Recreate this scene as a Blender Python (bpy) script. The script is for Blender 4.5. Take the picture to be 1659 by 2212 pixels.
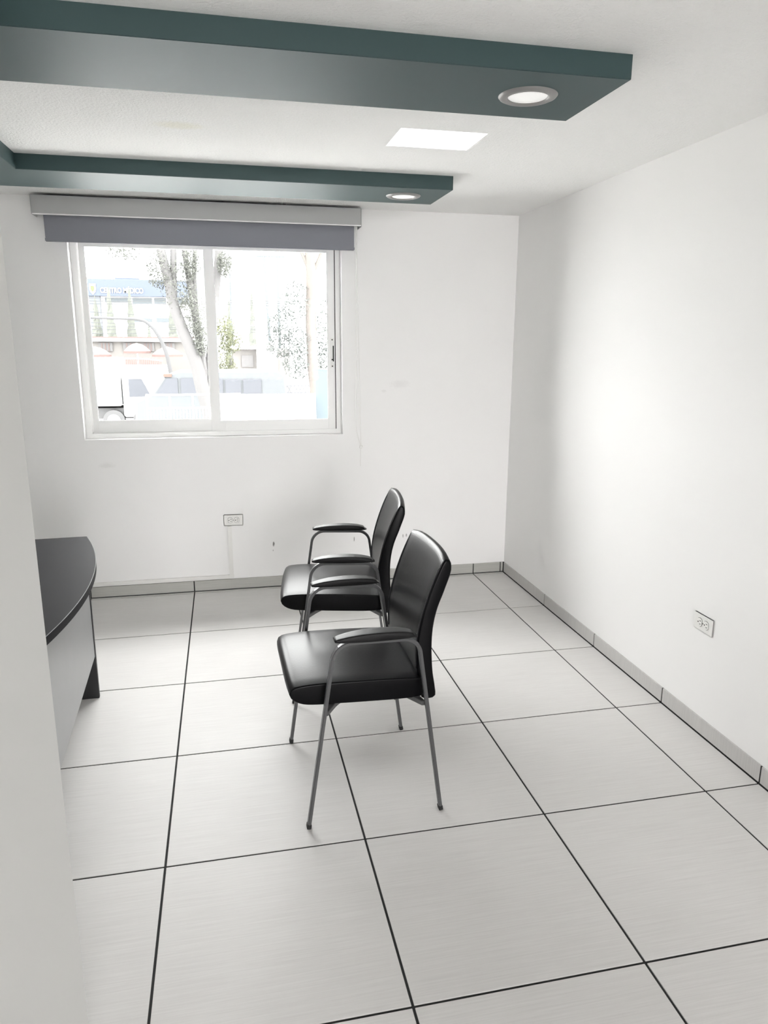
import bpy, bmesh, math, random
from mathutils import Vector, Matrix

for o in list(bpy.data.objects):
    bpy.data.objects.remove(o, do_unlink=True)
SC = bpy.context.scene
COL = SC.collection

# ------------------------------------------------------------------ camera
cam_data = bpy.data.cameras.new('camera')
cam = bpy.data.objects.new('camera', cam_data)
COL.objects.link(cam)
cam_data.sensor_fit = 'VERTICAL'
cam_data.sensor_height = 36.0
cam_data.lens = 1570.756 / 2212.0 * 36.0
cam_data.clip_start = 0.02
cam_data.clip_end = 500
_r = Vector((0.97723289, -0.21212566, 0.00431067))
_u = Vector((0.0449129, 0.22667867, 0.97293351))
_f = Vector((0.2073613, 0.95058902, -0.23104503))
cam.matrix_world = Matrix(((_r.x, _u.x, -_f.x, 0.232743), (_r.y, _u.y, -_f.y, -1.338904),
                           (_r.z, _u.z, -_f.z, 1.517153), (0, 0, 0, 1)))
SC.camera = cam

# ------------------------------------------------------------------ overcast sky and exposure
world = bpy.data.worlds.new('overcast_sky')
SC.world = world
world.use_nodes = True
bg = world.node_tree.nodes['Background']
bg.inputs['Color'].default_value = (1.0, 0.977, 0.972, 1)
SKY = 20.5
bg.inputs['Strength'].default_value = SKY
SC.view_settings.view_transform = 'Standard'
SC.view_settings.look = 'None'
SC.view_settings.gamma = 1.0
SC.view_settings.use_curve_mapping = False
SC.view_settings.exposure = 0.0
cy = SC.cycles
cy.max_bounces = 8
cy.diffuse_bounces = 6
cy.glossy_bounces = 3
cy.use_adaptive_sampling = True
cy.adaptive_threshold = 0.2
cy.adaptive_min_samples = 16
cy.transparent_max_bounces = 12
cy.caustics_reflective = False
cy.caustics_refractive = False
cy.sample_clamp_indirect = 12.0


def portal(name, loc, rot, sx, sy):
    """sampling guide for the sky seen through an opening; it gives off no light itself"""
    l = bpy.data.lights.new(name, 'AREA')
    l.shape = 'RECTANGLE'
    l.size, l.size_y = sx, sy
    l.cycles.is_portal = True
    o = bpy.data.objects.new(name, l)
    COL.objects.link(o)
    o.location, o.rotation_euler = loc, rot
    return o


# ------------------------------------------------------------------ dimensions of the room (metres)
XR, XL = 2.018, -1.9          # right and left wall faces
YB = 3.06                     # window wall face
YN = -2.6                     # end of the entry passage behind the viewer
YE = -6.5                     # open far end of the unseen corridor added beyond it
H = 2.245                     # ceiling
WX0, WX1, WZ0, WZ1 = -0.557, 0.932, 0.950, 2.085       # window opening
SX0, SX1, SY0, SY1 = 0.884, 1.216, 1.402, 1.655        # skylight opening
portal('window_portal', ((WX0 + WX1) / 2, YB + 0.16, (WZ0 + WZ1) / 2), (math.radians(-90), 0, 0), WX1 - WX0, WZ1 - WZ0)
portal('added_corridor_portal', ((XR - 0.104) / 2, YE - 0.01, H / 2), (math.radians(90), 0, 0), XR + 0.104, H)
portal('skylight_portal', ((SX0 + SX1) / 2, (SY0 + SY1) / 2, H + 0.30), (0, 0, 0), SX1 - SX0, SY1 - SY0)


# ------------------------------------------------------------------ materials
def new_mat(name):
    m = bpy.data.materials.new(name)
    m.use_nodes = True
    nt = m.node_tree
    return m, nt, nt.nodes['Principled BSDF']


def N(nt, kind, **kw):
    n = nt.nodes.new(kind)
    for k, v in kw.items():
        setattr(n, k, v)
    return n


def plain(name, col, rough=0.5, metal=0.0, spec=0.5, bump=0.0, bscale=200.0, mottled=0.0, mscale=4.0, coat=0.0, detail=2.0):
    m, nt, b = new_mat(name)
    b.inputs['Base Color'].default_value = (*col, 1)
    b.inputs['Roughness'].default_value = rough
    b.inputs['Metallic'].default_value = metal
    b.inputs['Specular IOR Level'].default_value = spec
    b.inputs['Coat Weight'].default_value = coat
    if bump or mottled:
        g = N(nt, 'ShaderNodeNewGeometry')
    if bump:
        n = N(nt, 'ShaderNodeTexNoise')
        n.inputs['Scale'].default_value = bscale
        n.inputs['Detail'].default_value = detail
        nt.links.new(g.outputs['Position'], n.inputs['Vector'])
        bp = N(nt, 'ShaderNodeBump')
        bp.inputs['Strength'].default_value = 1.0
        bp.inputs['Distance'].default_value = bump
        nt.links.new(n.outputs['Fac'], bp.inputs['Height'])
        nt.links.new(bp.outputs['Normal'], b.inputs['Normal'])
    if mottled:
        n = N(nt, 'ShaderNodeTexNoise')
        n.inputs['Scale'].default_value = mscale
        n.inputs['Detail'].default_value = 4
        nt.links.new(g.outputs['Position'], n.inputs['Vector'])
        r = N(nt, 'ShaderNodeMapRange')
        r.inputs['To Min'].default_value = 1 - mottled
        r.inputs['To Max'].default_value = 1 + mottled
        nt.links.new(n.outputs['Fac'], r.inputs['Value'])
        mx = N(nt, 'ShaderNodeVectorMath', operation='SCALE')
        mx.inputs[0].default_value = col
        nt.links.new(r.outputs['Result'], mx.inputs['Scale'])
        nt.links.new(mx.outputs['Vector'], b.inputs['Base Color'])
    return m


def matte(name, col, bump=0.0, bscale=100.0):
    """dead matt paint"""
    m, nt, b = new_mat(name)
    nt.nodes.remove(b)
    d = N(nt, 'ShaderNodeBsdfDiffuse')
    d.name = 'Principled BSDF'
    d.inputs['Color'].default_value = (*col, 1)
    nt.links.new(d.outputs[0], nt.nodes['Material Output'].inputs['Surface'])
    if bump:
        g = N(nt, 'ShaderNodeNewGeometry')
        n = N(nt, 'ShaderNodeTexNoise')
        n.inputs['Scale'].default_value = bscale
        n.inputs['Detail'].default_value = 1
        nt.links.new(g.outputs['Position'], n.inputs['Vector'])
        bp = N(nt, 'ShaderNodeBump')
        bp.inputs['Distance'].default_value = bump
        nt.links.new(n.outputs['Fac'], bp.inputs['Height'])
        nt.links.new(bp.outputs['Normal'], d.inputs['Normal'])
    return m


def marks(m, spots):
    """small scuffs and stains with a shape of their own: (centre, half sizes, colour, strength)"""
    nt = m.node_tree
    b = nt.nodes['Principled BSDF']
    g = N(nt, 'ShaderNodeNewGeometry')
    wob = N(nt, 'ShaderNodeTexNoise')
    wob.inputs['Scale'].default_value = 90
    nt.links.new(g.outputs['Position'], wob.inputs['Vector'])
    src = b.inputs[0].links[0].from_socket if b.inputs[0].links else None
    base = tuple(b.inputs[0].default_value)
    for c, hs, colr, k in spots:
        s = N(nt, 'ShaderNodeVectorMath', operation='SUBTRACT')
        s.inputs[1].default_value = c
        nt.links.new(g.outputs['Position'], s.inputs[0])
        d = N(nt, 'ShaderNodeVectorMath', operation='DIVIDE')
        d.inputs[1].default_value = hs
        nt.links.new(s.outputs[0], d.inputs[0])
        ln = N(nt, 'ShaderNodeVectorMath', operation='LENGTH')
        nt.links.new(d.outputs[0], ln.inputs[0])
        ad = N(nt, 'ShaderNodeMath', operation='ADD')
        nt.links.new(ln.outputs['Value'], ad.inputs[0])
        nt.links.new(wob.outputs['Fac'], ad.inputs[1])
        r = N(nt, 'ShaderNodeMapRange')
        r.inputs['From Min'].default_value = 1.5
        r.inputs['From Max'].default_value = 0.9
        r.inputs['To Max'].default_value = k
        nt.links.new(ad.outputs[0], r.inputs['Value'])
        mx = N(nt, 'ShaderNodeMix', data_type='RGBA')
        nt.links.new(r.outputs['Result'], mx.inputs['Factor'])
        if src:
            nt.links.new(src, mx.inputs['A'])
        else:
            mx.inputs['A'].default_value = base
        mx.inputs['B'].default_value = (*colr, 1)
        src = mx.outputs['Result']
    nt.links.new(src, b.inputs[0])


def brushed(name, c0, c1, scale, rough, bump=0.0):
    """fine parallel streaks; scale is the noise scale along each world axis"""
    m, nt, b = new_mat(name)
    g = N(nt, 'ShaderNodeNewGeometry')
    mp = N(nt, 'ShaderNodeVectorMath', operation='MULTIPLY')
    mp.inputs[1].default_value = scale
    nt.links.new(g.outputs['Position'], mp.inputs[0])
    n = N(nt, 'ShaderNodeTexNoise')
    n.inputs['Scale'].default_value = 1
    n.inputs['Detail'].default_value = 5
    n.inputs['Roughness'].default_value = 0.65
    nt.links.new(mp.outputs[0], n.inputs['Vector'])
    n2 = N(nt, 'ShaderNodeTexNoise')
    n2.inputs['Scale'].default_value = 2.2
    n2.inputs['Detail'].default_value = 3
    nt.links.new(g.outputs['Position'], n2.inputs['Vector'])
    ad = N(nt, 'ShaderNodeMath', operation='MULTIPLY_ADD')
    ad.inputs[1].default_value = 0.35
    nt.links.new(n2.outputs['Fac'], ad.inputs[0])
    nt.links.new(n.outputs['Fac'], ad.inputs[2])
    r = N(nt, 'ShaderNodeMapRange')
    r.inputs['From Min'].default_value = 0.40
    r.inputs['From Max'].default_value = 0.95
    nt.links.new(ad.outputs[0], r.inputs['Value'])
    mx = N(nt, 'ShaderNodeMix', data_type='RGBA')
    mx.inputs['A'].default_value = (*c0, 1)
    mx.inputs['B'].default_value = (*c1, 1)
    nt.links.new(r.outputs['Result'], mx.inputs['Factor'])
    nt.links.new(mx.outputs['Result'], b.inputs['Base Color'])
    b.inputs['Roughness'].default_value = rough
    b.inputs['Specular IOR Level'].default_value = 0.16
    if bump:
        bp = N(nt, 'ShaderNodeBump')
        bp.inputs['Distance'].default_value = bump
        nt.links.new(n.outputs['Fac'], bp.inputs['Height'])
        nt.links.new(bp.outputs['Normal'], b.inputs['Normal'])
    return m


def glass_mat(name, tint=(0.97, 0.985, 0.98)):
    m, nt, b = new_mat(name)
    nt.nodes.remove(b)
    out = nt.nodes['Material Output']
    t = N(nt, 'ShaderNodeBsdfTransparent')
    t.inputs['Color'].default_value = (*tint, 1)
    g = N(nt, 'ShaderNodeBsdfGlossy')
    g.inputs['Roughness'].default_value = 0.02
    fr = N(nt, 'ShaderNodeFresnel')
    fr.inputs['IOR'].default_value = 1.12
    mx = N(nt, 'ShaderNodeMixShader')
    nt.links.new(fr.outputs[0], mx.inputs[0])
    nt.links.new(t.outputs[0], mx.inputs[1])
    nt.links.new(g.outputs[0], mx.inputs[2])
    nt.links.new(mx.outputs[0], out.inputs['Surface'])
    return m


M = {}
M['wall_back'] = matte('white_wall_paint_scuffed', (0.915, 0.91, 0.905))
M['wall'] = matte('white_wall_paint', (0.89, 0.885, 0.877))
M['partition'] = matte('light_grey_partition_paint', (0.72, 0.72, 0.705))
M['corridor'] = matte('grey_added_corridor_paint', (0.35, 0.35, 0.35))  # grey chosen so the added corridor bounces little of its daylight
M['ceiling'] = matte('stucco_ceiling_paint', (0.90, 0.90, 0.89), bump=0.0028, bscale=120)
M['soffit'] = plain('teal_soffit_paint', (0.034, 0.068, 0.071), 0.52, spec=0.45)
M['tile'] = brushed('striped_floor_tile', (0.63, 0.615, 0.602), (0.75, 0.738, 0.725), (5, 230, 5), 0.42)
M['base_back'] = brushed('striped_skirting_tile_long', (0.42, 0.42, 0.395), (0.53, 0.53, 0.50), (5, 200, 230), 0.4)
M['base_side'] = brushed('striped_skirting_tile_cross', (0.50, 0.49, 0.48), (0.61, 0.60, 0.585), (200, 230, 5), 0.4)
M['grout'] = plain('dark_grout', (0.02, 0.02, 0.02), 0.9)
M['alu'] = plain('white_aluminium', (0.90, 0.90, 0.89), 0.4)
M['seal'] = plain('black_seal', (0.02, 0.02, 0.02), 0.7)
M['glass'] = glass_mat('window_glass')
M['valance'] = plain('grey_valance_fabric', (0.41, 0.415, 0.415), 0.75, bump=0.0004, bscale=900)
M['blind'] = plain('grey_blind_fabric', (0.235, 0.24, 0.275), 0.8, bump=0.0004, bscale=900)
M['white_plastic'] = plain('white_plastic', (0.82, 0.815, 0.79), 0.35)
M['slot'] = plain('dark_slot', (0.015, 0.015, 0.015), 0.6)
M['leather'] = plain('black_leatherette', (0.0025, 0.0025, 0.0032), 0.31, spec=0.13, bump=0.00015, bscale=160)
M['seam'] = plain('black_piping', (0.02, 0.02, 0.022), 0.25)
M['pad'] = plain('black_moulded_plastic', (0.006, 0.006, 0.0065), 0.42, spec=0.25, bump=0.0003, bscale=700)
M['frame'] = plain('grey_powder_coated_steel', (0.095, 0.096, 0.098), 0.36, metal=0.3)
M['rubber'] = plain('black_rubber', (0.012, 0.012, 0.012), 0.7)
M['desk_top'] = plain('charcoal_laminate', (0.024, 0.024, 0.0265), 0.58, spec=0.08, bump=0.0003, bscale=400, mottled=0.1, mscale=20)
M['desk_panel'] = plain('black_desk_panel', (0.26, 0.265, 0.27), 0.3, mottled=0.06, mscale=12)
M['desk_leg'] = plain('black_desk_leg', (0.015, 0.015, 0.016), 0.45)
M['ring'] = plain('satin_nickel', (0.27, 0.265, 0.26), 0.4, metal=0.2)
M['diffuser'] = plain('frosted_diffuser', (0.92, 0.92, 0.90), 0.4)
M['diffuser'].node_tree.nodes['Principled BSDF'].inputs['Emission Color'].default_value = (1, 1, 0.98, 1)
M['diffuser'].node_tree.nodes['Principled BSDF'].inputs['Emission Strength'].default_value = 0.3
marks(M['wall_back'], [((0.491, YB, 0.276), (0.008, 0.05, 0.017), (0.12, 0.11, 0.10), 0.9),
                       ((0.487, YB, 0.235), (0.004, 0.05, 0.006), (0.3, 0.29, 0.28), 0.6),
                       ((0.999, YB, 0.278), (0.004, 0.05, 0.018), (0.2, 0.2, 0.19), 0.8),
                       ((1.318, YB, 0.285), (0.006, 0.05, 0.013), (0.35, 0.34, 0.33), 0.7),
                       ((1.341, YB, 0.288), (0.007, 0.05, 0.013), (0.3, 0.29, 0.28), 0.7),
                       ((1.19, YB, 1.21), (0.02, 0.05, 0.012), (0.72, 0.71, 0.7), 0.3),
                       ((1.29, YB, 1.25), (0.07, 0.05, 0.03), (0.75, 0.74, 0.73), 0.3),
                       ((-0.45, YB, 0.80), (0.05, 0.05, 0.02), (0.7, 0.7, 0.68), 0.3)])
marks(M['ceiling'], [((0.12, 1.55, H), (0.10, 0.06, 0.2), (0.82, 0.80, 0.68), 0.5)])


# ------------------------------------------------------------------ mesh helpers
def add_box(bm, x0, x1, y0, y1, z0, z1):
    vs = [bm.verts.new((x, y, z)) for x in (x0, x1) for y in (y0, y1) for z in (z0, z1)]
    for f in ((0, 1, 3, 2), (4, 6, 7, 5), (0, 4, 5, 1), (2, 3, 7, 6), (0, 2, 6, 4), (1, 5, 7, 3)):
        bm.faces.new([vs[i] for i in f])
    return vs


def fix(bm):
    bmesh.ops.recalc_face_normals(bm, faces=bm.faces)


def link(name, me, mat, parent=None, smooth=False):
    if mat is not None and not me.materials:
        me.materials.append(M[mat] if isinstance(mat, str) else mat)
    if smooth:
        for p in me.polygons:
            p.use_smooth = True
    o = bpy.data.objects.new(name, me)
    COL.objects.link(o)
    if parent is not None:
        o.parent = parent
    return o


def obj(name, bm, mat, parent=None, smooth=False, bevel=0.0, seg=2):
    fix(bm)
    if bevel:
        ed = [e for e in bm.edges if len(e.link_faces) == 2 and e.calc_face_angle(0) > 0.5]
        bmesh.ops.bevel(bm, geom=ed, offset=bevel, segments=seg, affect='EDGES', clamp_overlap=True)
    me = bpy.data.meshes.new(name)
    bm.to_mesh(me)
    bm.free()
    return link(name, me, mat, parent, smooth)


def box(name, x0, x1, y0, y1, z0, z1, mat, parent=None, bevel=0.0, seg=2):
    bm = bmesh.new()
    add_box(bm, x0, x1, y0, y1, z0, z1)
    return obj(name, bm, mat, parent, bevel=bevel, seg=seg)


def empty(name, loc=(0, 0, 0), rz=0.0):
    o = bpy.data.objects.new(name, None)
    o.empty_display_size = 0.1
    COL.objects.link(o)
    o.location = loc
    o.rotation_euler = (0, 0, rz)
    return o


def tag(o, label=None, cat=None, group=None, kind=None):
    if label:
        o['label'] = label
    if cat:
        o['category'] = cat
    if group:
        o['group'] = group
    if kind:
        o['kind'] = kind
    return o


def fillet(pts, rads, n=6):
    """round the inner corners of a polyline"""
    out = [Vector(pts[0])]
    for i in range(1, len(pts) - 1):
        a, b, c = Vector(pts[i - 1]), Vector(pts[i]), Vector(pts[i + 1])
        d1, d2 = (a - b).normalized(), (c - b).normalized()
        ang = d1.angle(d2)
        t = rads[i - 1] / math.tan(ang / 2)
        p1, p2 = b + d1 * t, b + d2 * t
        ctr = b + (d1 + d2).normalized() * (rads[i - 1] / math.sin(ang / 2))
        v1, v2 = p1 - ctr, p2 - ctr
        for k in range(n + 1):
            out.append(ctr + (v1.lerp(v2, k / n)).normalized() * rads[i - 1])
    out.append(Vector(pts[-1]))
    return out


def sweep(bm, path, side, w, t, widths=None):
    """flat bar: w along the fixed side vector, t across it"""
    path = [Vector(p) for p in path]
    side = Vector(side).normalized()
    rings = []
    for i, p in enumerate(path):
        T = (path[min(i + 1, len(path) - 1)] - path[max(i - 1, 0)]).normalized()
        nn = T.cross(side).normalized()
        ww = widths[i] if widths else w
        rings.append([bm.verts.new(p + side * sx * ww / 2 + nn * sn * t / 2) for sx, sn in ((-1, -1), (1, -1), (1, 1), (-1, 1))])
    for a, b in zip(rings, rings[1:]):
        for k in range(4):
            bm.faces.new((a[k], a[(k + 1) % 4], b[(k + 1) % 4], b[k]))
    bm.faces.new(rings[0])
    bm.faces.new(rings[-1])


def tube(bm, path, radii, seg=8):
    path = [Vector(p) for p in path]
    if not hasattr(radii, '__len__'):
        radii = [radii] * len(path)
    rings = []
    ref = Vector((0.31, 0.2, 0.93))
    for i, p in enumerate(path):
        T = (path[min(i + 1, len(path) - 1)] - path[max(i - 1, 0)]).normalized()
        if abs(T.dot(ref)) > 0.98:
            ref = Vector((1, 0.1, 0))
        a = T.cross(ref).normalized()
        b = T.cross(a)
        rings.append([bm.verts.new(p + (a * math.cos(2 * math.pi * k / seg) + b * math.sin(2 * math.pi * k / seg)) * radii[i]) for k in range(seg)])
    for r0, r1 in zip(rings, rings[1:]):
        for k in range(seg):
            bm.faces.new((r0[k], r0[(k + 1) % seg], r1[(k + 1) % seg], r1[k]))
    bm.faces.new(rings[0])
    bm.faces.new(rings[-1])


def prism(bm, pts, d, lo, hi):
    """extrude a polygon given in the two axes other than d"""
    def V(p, h):
        return {'x': (h, p[0], p[1]), 'y': (p[0], h, p[1]), 'z': (p[0], p[1], h)}[d]
    a = [bm.verts.new(V(p, lo)) for p in pts]
    b = [bm.verts.new(V(p, hi)) for p in pts]
    n = len(pts)
    for i in range(n):
        bm.faces.new((a[i], a[(i + 1) % n], b[(i + 1) % n], b[i]))
    bm.faces.new(a)
    bm.faces.new(b)


def lathe(bm, prof, seg=32, axis=(0, 0), flip=1):
    rings = []
    for r, z in prof:
        rings.append([bm.verts.new((axis[0] + r * math.cos(2 * math.pi * k / seg), axis[1] + r * math.sin(2 * math.pi * k / seg), z)) for k in range(seg)])
    for a, b in zip(rings, rings[1:]):
        for k in range(seg):
            bm.faces.new((a[k], a[(k + 1) % seg], b[(k + 1) % seg], b[k]))
    return rings


# ------------------------------------------------------------------ room shell
def struct(o, label, cat=None):
    return tag(o, label, cat, kind='structure')


bm = bmesh.new()
add_box(bm, XL - 0.2, XR + 0.2, YN - 0.2, YB + 0.2, -0.25, -0.0025)
floor = struct(obj('floor', bm, 'grout'), 'floor of large pale grey striped tiles with dark joints', 'floor')
tile_meshes = {}


def tile_piece(name, parent, x0, x1, y0, y1, z0, z1, mat, bev=0.0008):
    key = (name, round(x1 - x0, 4), round(y1 - y0, 4), round(z1 - z0, 4), mat)
    if key not in tile_meshes:
        b = bmesh.new()
        hx, hy, hz = (x1 - x0) / 2, (y1 - y0) / 2, (z1 - z0) / 2
        add_box(b, -hx, hx, -hy, hy, -hz, hz)
        fix(b)
        bmesh.ops.bevel(b, geom=list(b.edges), offset=bev, segments=1, affect='EDGES')
        me = bpy.data.meshes.new(name)
        b.to_mesh(me)
        b.free()
        me.materials.append(M[mat])
        tile_meshes[key] = me
    o = bpy.data.objects.new(name, tile_meshes[key])
    COL.objects.link(o)
    o.parent = parent
    o.location = ((x0 + x1) / 2, (y0 + y1) / 2, (z0 + z1) / 2)
    return o


G = 0.0034
for i in range(-4, 4):
    for j in range(-5, 5):
        x0, x1 = 0.6 * i + G, 0.6 * (i + 1) - G
        y0, y1 = 0.6 * j + G, 0.6 * (j + 1) - G
        x0, x1 = max(x0, XL), min(x1, 2.008)
        y0 = max(y0, YN)
        if j == 4:
            y1 = 3.018
        if x1 - x0 < 0.02 or (j < 0 and x1 < -0.1):
            continue
        tile_piece('floor_tile', floor, x0, x1, y0, y1, -0.009, 0.0, 'tile')
    x0, x1 = max(0.6 * i + G, XL), min(0.6 * (i + 1) - G, 2.008)
    if x1 - x0 > 0.02:
        tile_piece('floor_tile', floor, x0, x1, 3.024, 3.049, -0.009, 0.0, 'tile')

# walls
bm = bmesh.new()
T = 0.16
add_box(bm, XL - 0.2, WX0, YB, YB + T, -0.25, H + 0.3)
add_box(bm, WX1, XR + 0.2, YB, YB + T, -0.25, H + 0.3)
add_box(bm, WX0, WX1, YB, YB + T, -0.25, WZ0)
add_box(bm, WX0, WX1, YB, YB + T, WZ1, H + 0.3)
struct(obj('wall_back', bm, 'wall_back'), 'white wall with the sliding window and small scuffs', 'wall')
struct(box('wall_right', XR, XR + 0.2, YN - 0.2, YB, -0.25, H + 0.3, 'wall'), 'long plain white wall with one power outlet', 'wall')
struct(box('wall_left', XL - 0.2, XL, -0.12, YB, -0.25, H + 0.3, 'wall'), 'white side wall hidden behind the partition', 'wall')
bm = bmesh.new()      # unseen corridor, added to let fill daylight in from behind the viewer
add_box(bm, -0.304, -0.104, YE, YN - 0.2, -0.25, H + 0.3)
add_box(bm, XR, XR + 0.2, YE, YN - 0.2, -0.25, H + 0.3)
add_box(bm, -0.304, XR + 0.2, YE, YN - 0.2, -0.25, -0.0025)
add_box(bm, -0.304, XR + 0.2, YE, YN - 0.2, H, H + 0.14)
struct(obj('wall_added_corridor', bm, 'corridor'), 'unseen grey corridor added behind the viewer to let in fill daylight', 'wall')
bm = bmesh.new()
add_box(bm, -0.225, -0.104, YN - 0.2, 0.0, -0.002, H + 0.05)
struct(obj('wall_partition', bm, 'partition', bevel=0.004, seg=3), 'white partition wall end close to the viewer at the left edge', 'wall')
struct(box('wall_left_front', XL - 0.2, -0.225, -0.12, 0.0, -0.25, H + 0.3, 'wall'), 'white wall behind the desk side of the partition', 'wall')
# ceiling with the skylight opening
bm = bmesh.new()
Z0, Z1 = H, H + 0.14
add_box(bm, XL - 0.2, SX0, YN - 0.2, YB + T, Z0, Z1)
add_box(bm, SX1, XR + 0.2, YN - 0.2, YB + T, Z0, Z1)
add_box(bm, SX0, SX1, YN - 0.2, SY0, Z0, Z1)
add_box(bm, SX0, SX1, SY1, YB + T, Z0, Z1)
struct(obj('ceiling', bm, 'ceiling'), 'rough white stucco ceiling with a small skylight', 'ceiling')
# skylight: plastered shaft, curb and pane
sky = struct(empty('window_2', ((SX0 + SX1) / 2, (SY0 + SY1) / 2, H + 0.14)), 'bright rectangular skylight opening in the ceiling', 'skylight')
bm = bmesh.new()
hx, hy = (SX1 - SX0) / 2, (SY1 - SY0) / 2
for a in ((-hx - .05, -hx, -hy - .05, hy + .05), (hx, hx + .05, -hy - .05, hy + .05), (-hx, hx, -hy - .05, -hy), (-hx, hx, hy, hy + .05)):
    add_box(bm, *a, 0.001, 0.12)
obj('curb', bm, 'wall', sky)
bm = bmesh.new()
q = 0.004
for a in ((-hx, -hx + q, -hy, hy), (hx - q, hx, -hy, hy), (-hx + q, hx - q, -hy, -hy + q), (-hx + q, hx - q, hy - q, hy)):
    add_box(bm, *a, -0.139, 0.12)
obj('shaft_lining', bm, 'alu', sky)
box('glass_pane', -hx - .05, hx + .05, -hy - .05, hy + .05, 0.121, 0.127, 'glass', sky)

# teal dropped soffit: two arms joined by a band along the left side
bm = bmesh.new()
SB = 2.185
U = [(-0.95, 0.602), (1.318, 0.602), (1.318, 0.985), (-0.555, 0.985), (-0.555, 2.105), (1.302, 2.105), (1.302, 2.482), (-0.95, 2.482)]
prism(bm, U, 'z', SB, H + 0.01)
struct(obj('trim_1', bm, 'soffit', bevel=0.0015, seg=2), 'teal painted dropped ceiling soffit with two parallel arms', 'soffit')

# skirting of cut tiles
bz = 0.068
bb = struct(empty('baseboard_back', (0, YB, 0)), 'grey tile skirting below the window wall', 'baseboard')
xs = [XL, -1.8, -1.2, -0.6, 0.0, 0.6, 1.2, 1.8, 1.990, 2.011]
for a, c in zip(xs, xs[1:]):
    tile_piece('skirting_tile', bb, a + G, c - G, -0.010, 0.002, 0.005, bz, 'base_back')
box('joint', XL, XR, -0.004, 0.004, 0.0, bz - 0.001, 'grout', bb)
br = struct(empty('baseboard_right', (XR, 0, 0)), 'grey tile skirting along the plain right wall', 'baseboard')
ys = [YN, -2.4, -1.8, -1.2, -0.6, 0.0, 0.6, 1.2, 1.8, 2.4, 3.046]
for a, c in zip(ys, ys[1:]):
    tile_piece('skirting_tile', br, -0.007, 0.002, a + G * 1.1, c - G * 1.1, 0.004, bz, 'base_side')
box('joint', -0.004, 0.003, YN, YB - 0.006, 0.0, bz - 0.001, 'grout', br)

# ------------------------------------------------------------------ window
win = struct(empty('window_1', ((WX0 + WX1) / 2, YB + 0.07, WZ0)), 'white aluminium sliding window of two panes facing the street', 'window')
ox, oy, oz = win.location


def wbox(name, x0, x1, y0, y1, z0, z1, mat, parent=win, bevel=0.0015):
    px, py, pz = (ox, oy, oz)
    return box(name, x0 - px, x1 - px, y0 - py, y1 - py, z0 - pz, z1 - pz, mat, parent, bevel)


FY0, FY1 = YB + 0.07, YB + 0.135
wbox('frame_jamb', WX0, -0.524, FY0, FY1, WZ0, WZ1, 'alu')
wbox('frame_jamb', 0.904, WX1, FY0, FY1, WZ0, WZ1, 'alu')
wbox('frame_head', -0.524, 0.904, FY0, FY1, WZ1 - 0.03, WZ1, 'alu')
bm = bmesh.new()
for z0, z1, y0, y1 in ((WZ0, WZ0 + 0.012, FY0, FY1), (WZ0 + 0.012, WZ0 + 0.026, FY0, FY0 + 0.006), (WZ0 + 0.012, WZ0 + 0.028, FY0 + 0.030, FY0 + 0.034), (WZ0 + 0.012, WZ0 + 0.03, FY1 - 0.006, FY1)):
    add_box(bm, -0.524 - ox, 0.904 - ox, y0 - oy, y1 - oy, z0 - oz, z1 - oz)
obj('sill_track', bm, 'alu', win)


def sash(x0, x1, sl, sr, y0, y1, zb, rail, label):
    s = empty('sash')
    s.parent = win
    s['label'] = label
    zt = WZ1 - 0.03
    wbox('stile', x0, x0 + sl, y0, y1, zb, zt, 'alu', s)
    wbox('stile', x1 - sr, x1, y0, y1, zb, zt, 'alu', s)
    wbox('rail', x0 + sl, x1 - sr, y0 + 0.002, y1 - 0.002, zb, zb + rail, 'alu', s)
    wbox('rail', x0 + sl, x1 - sr, y0 + 0.002, y1 - 0.002, zt - 0.045, zt, 'alu', s)
    ym = (y0 + y1) / 2
    wbox('glass_pane', x0 + sl - 0.004, x1 - sr + 0.004, ym - 0.002, ym + 0.002, zb + rail - 0.004, zt - 0.041, 'glass', s, 0)
    bm = bmesh.new()
    for a in ((x0 + sl, x0 + sl + 0.003, zb + rail, zt - 0.045), (x1 - sr - 0.003, x1 - sr, zb + rail, zt - 0.045), (x0 + sl, x1 - sr, zb + rail, zb + rail + 0.002)):
        add_box(bm, a[0] - ox, a[1] - ox, y0 + 0.004 - oy, ym - 0.003 - oy, a[2] - oz, a[3] - oz)
    obj('glazing_bead', bm, 'alu', s)
    return s


sash(-0.522, 0.196, 0.030, 0.045, FY0 + 0.036, FY0 + 0.058, WZ0 + 0.014, 0.082, 'fixed left pane')
rs = sash(0.153, 0.900, 0.050, 0.043, FY0 + 0.007, FY0 + 0.029, WZ0 + 0.016, 0.070, 'sliding right pane with a latch')
wbox('seal', 0.900, 0.9045, FY0 + 0.004, FY0 + 0.03, WZ0 + 0.016, WZ1 - 0.03, 'seal', rs, 0)
la = wbox('latch', 0.872, 0.894, FY0 + 0.003, FY0 + 0.007, 1.348, 1.522, 'white_plastic', rs, 0.001)
wbox('latch_slot', 0.886, 0.893, FY0 + 0.0005, FY0 + 0.0032, 1.385, 1.478, 'slot', win, 0)
wbox('latch_slider', 0.878, 0.8915, FY0 - 0.004, FY0 + 0.0028, 1.392, 1.400, 'slot', win, 0)
bm = bmesh.new()
for zz in (1.357, 1.513):
    lathe_pts = [(0.0, 0.0), (0.004, 0.0), (0.004, 0.002), (0.0, 0.002)]
    c = Vector((0.883 - ox, FY0 + 0.0018 - oy, zz - oz))
    tube(bm, [c, c + Vector((0, 0.0015, 0))], 0.004, 10)
obj('screw', bm, 'slot', win)

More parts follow.
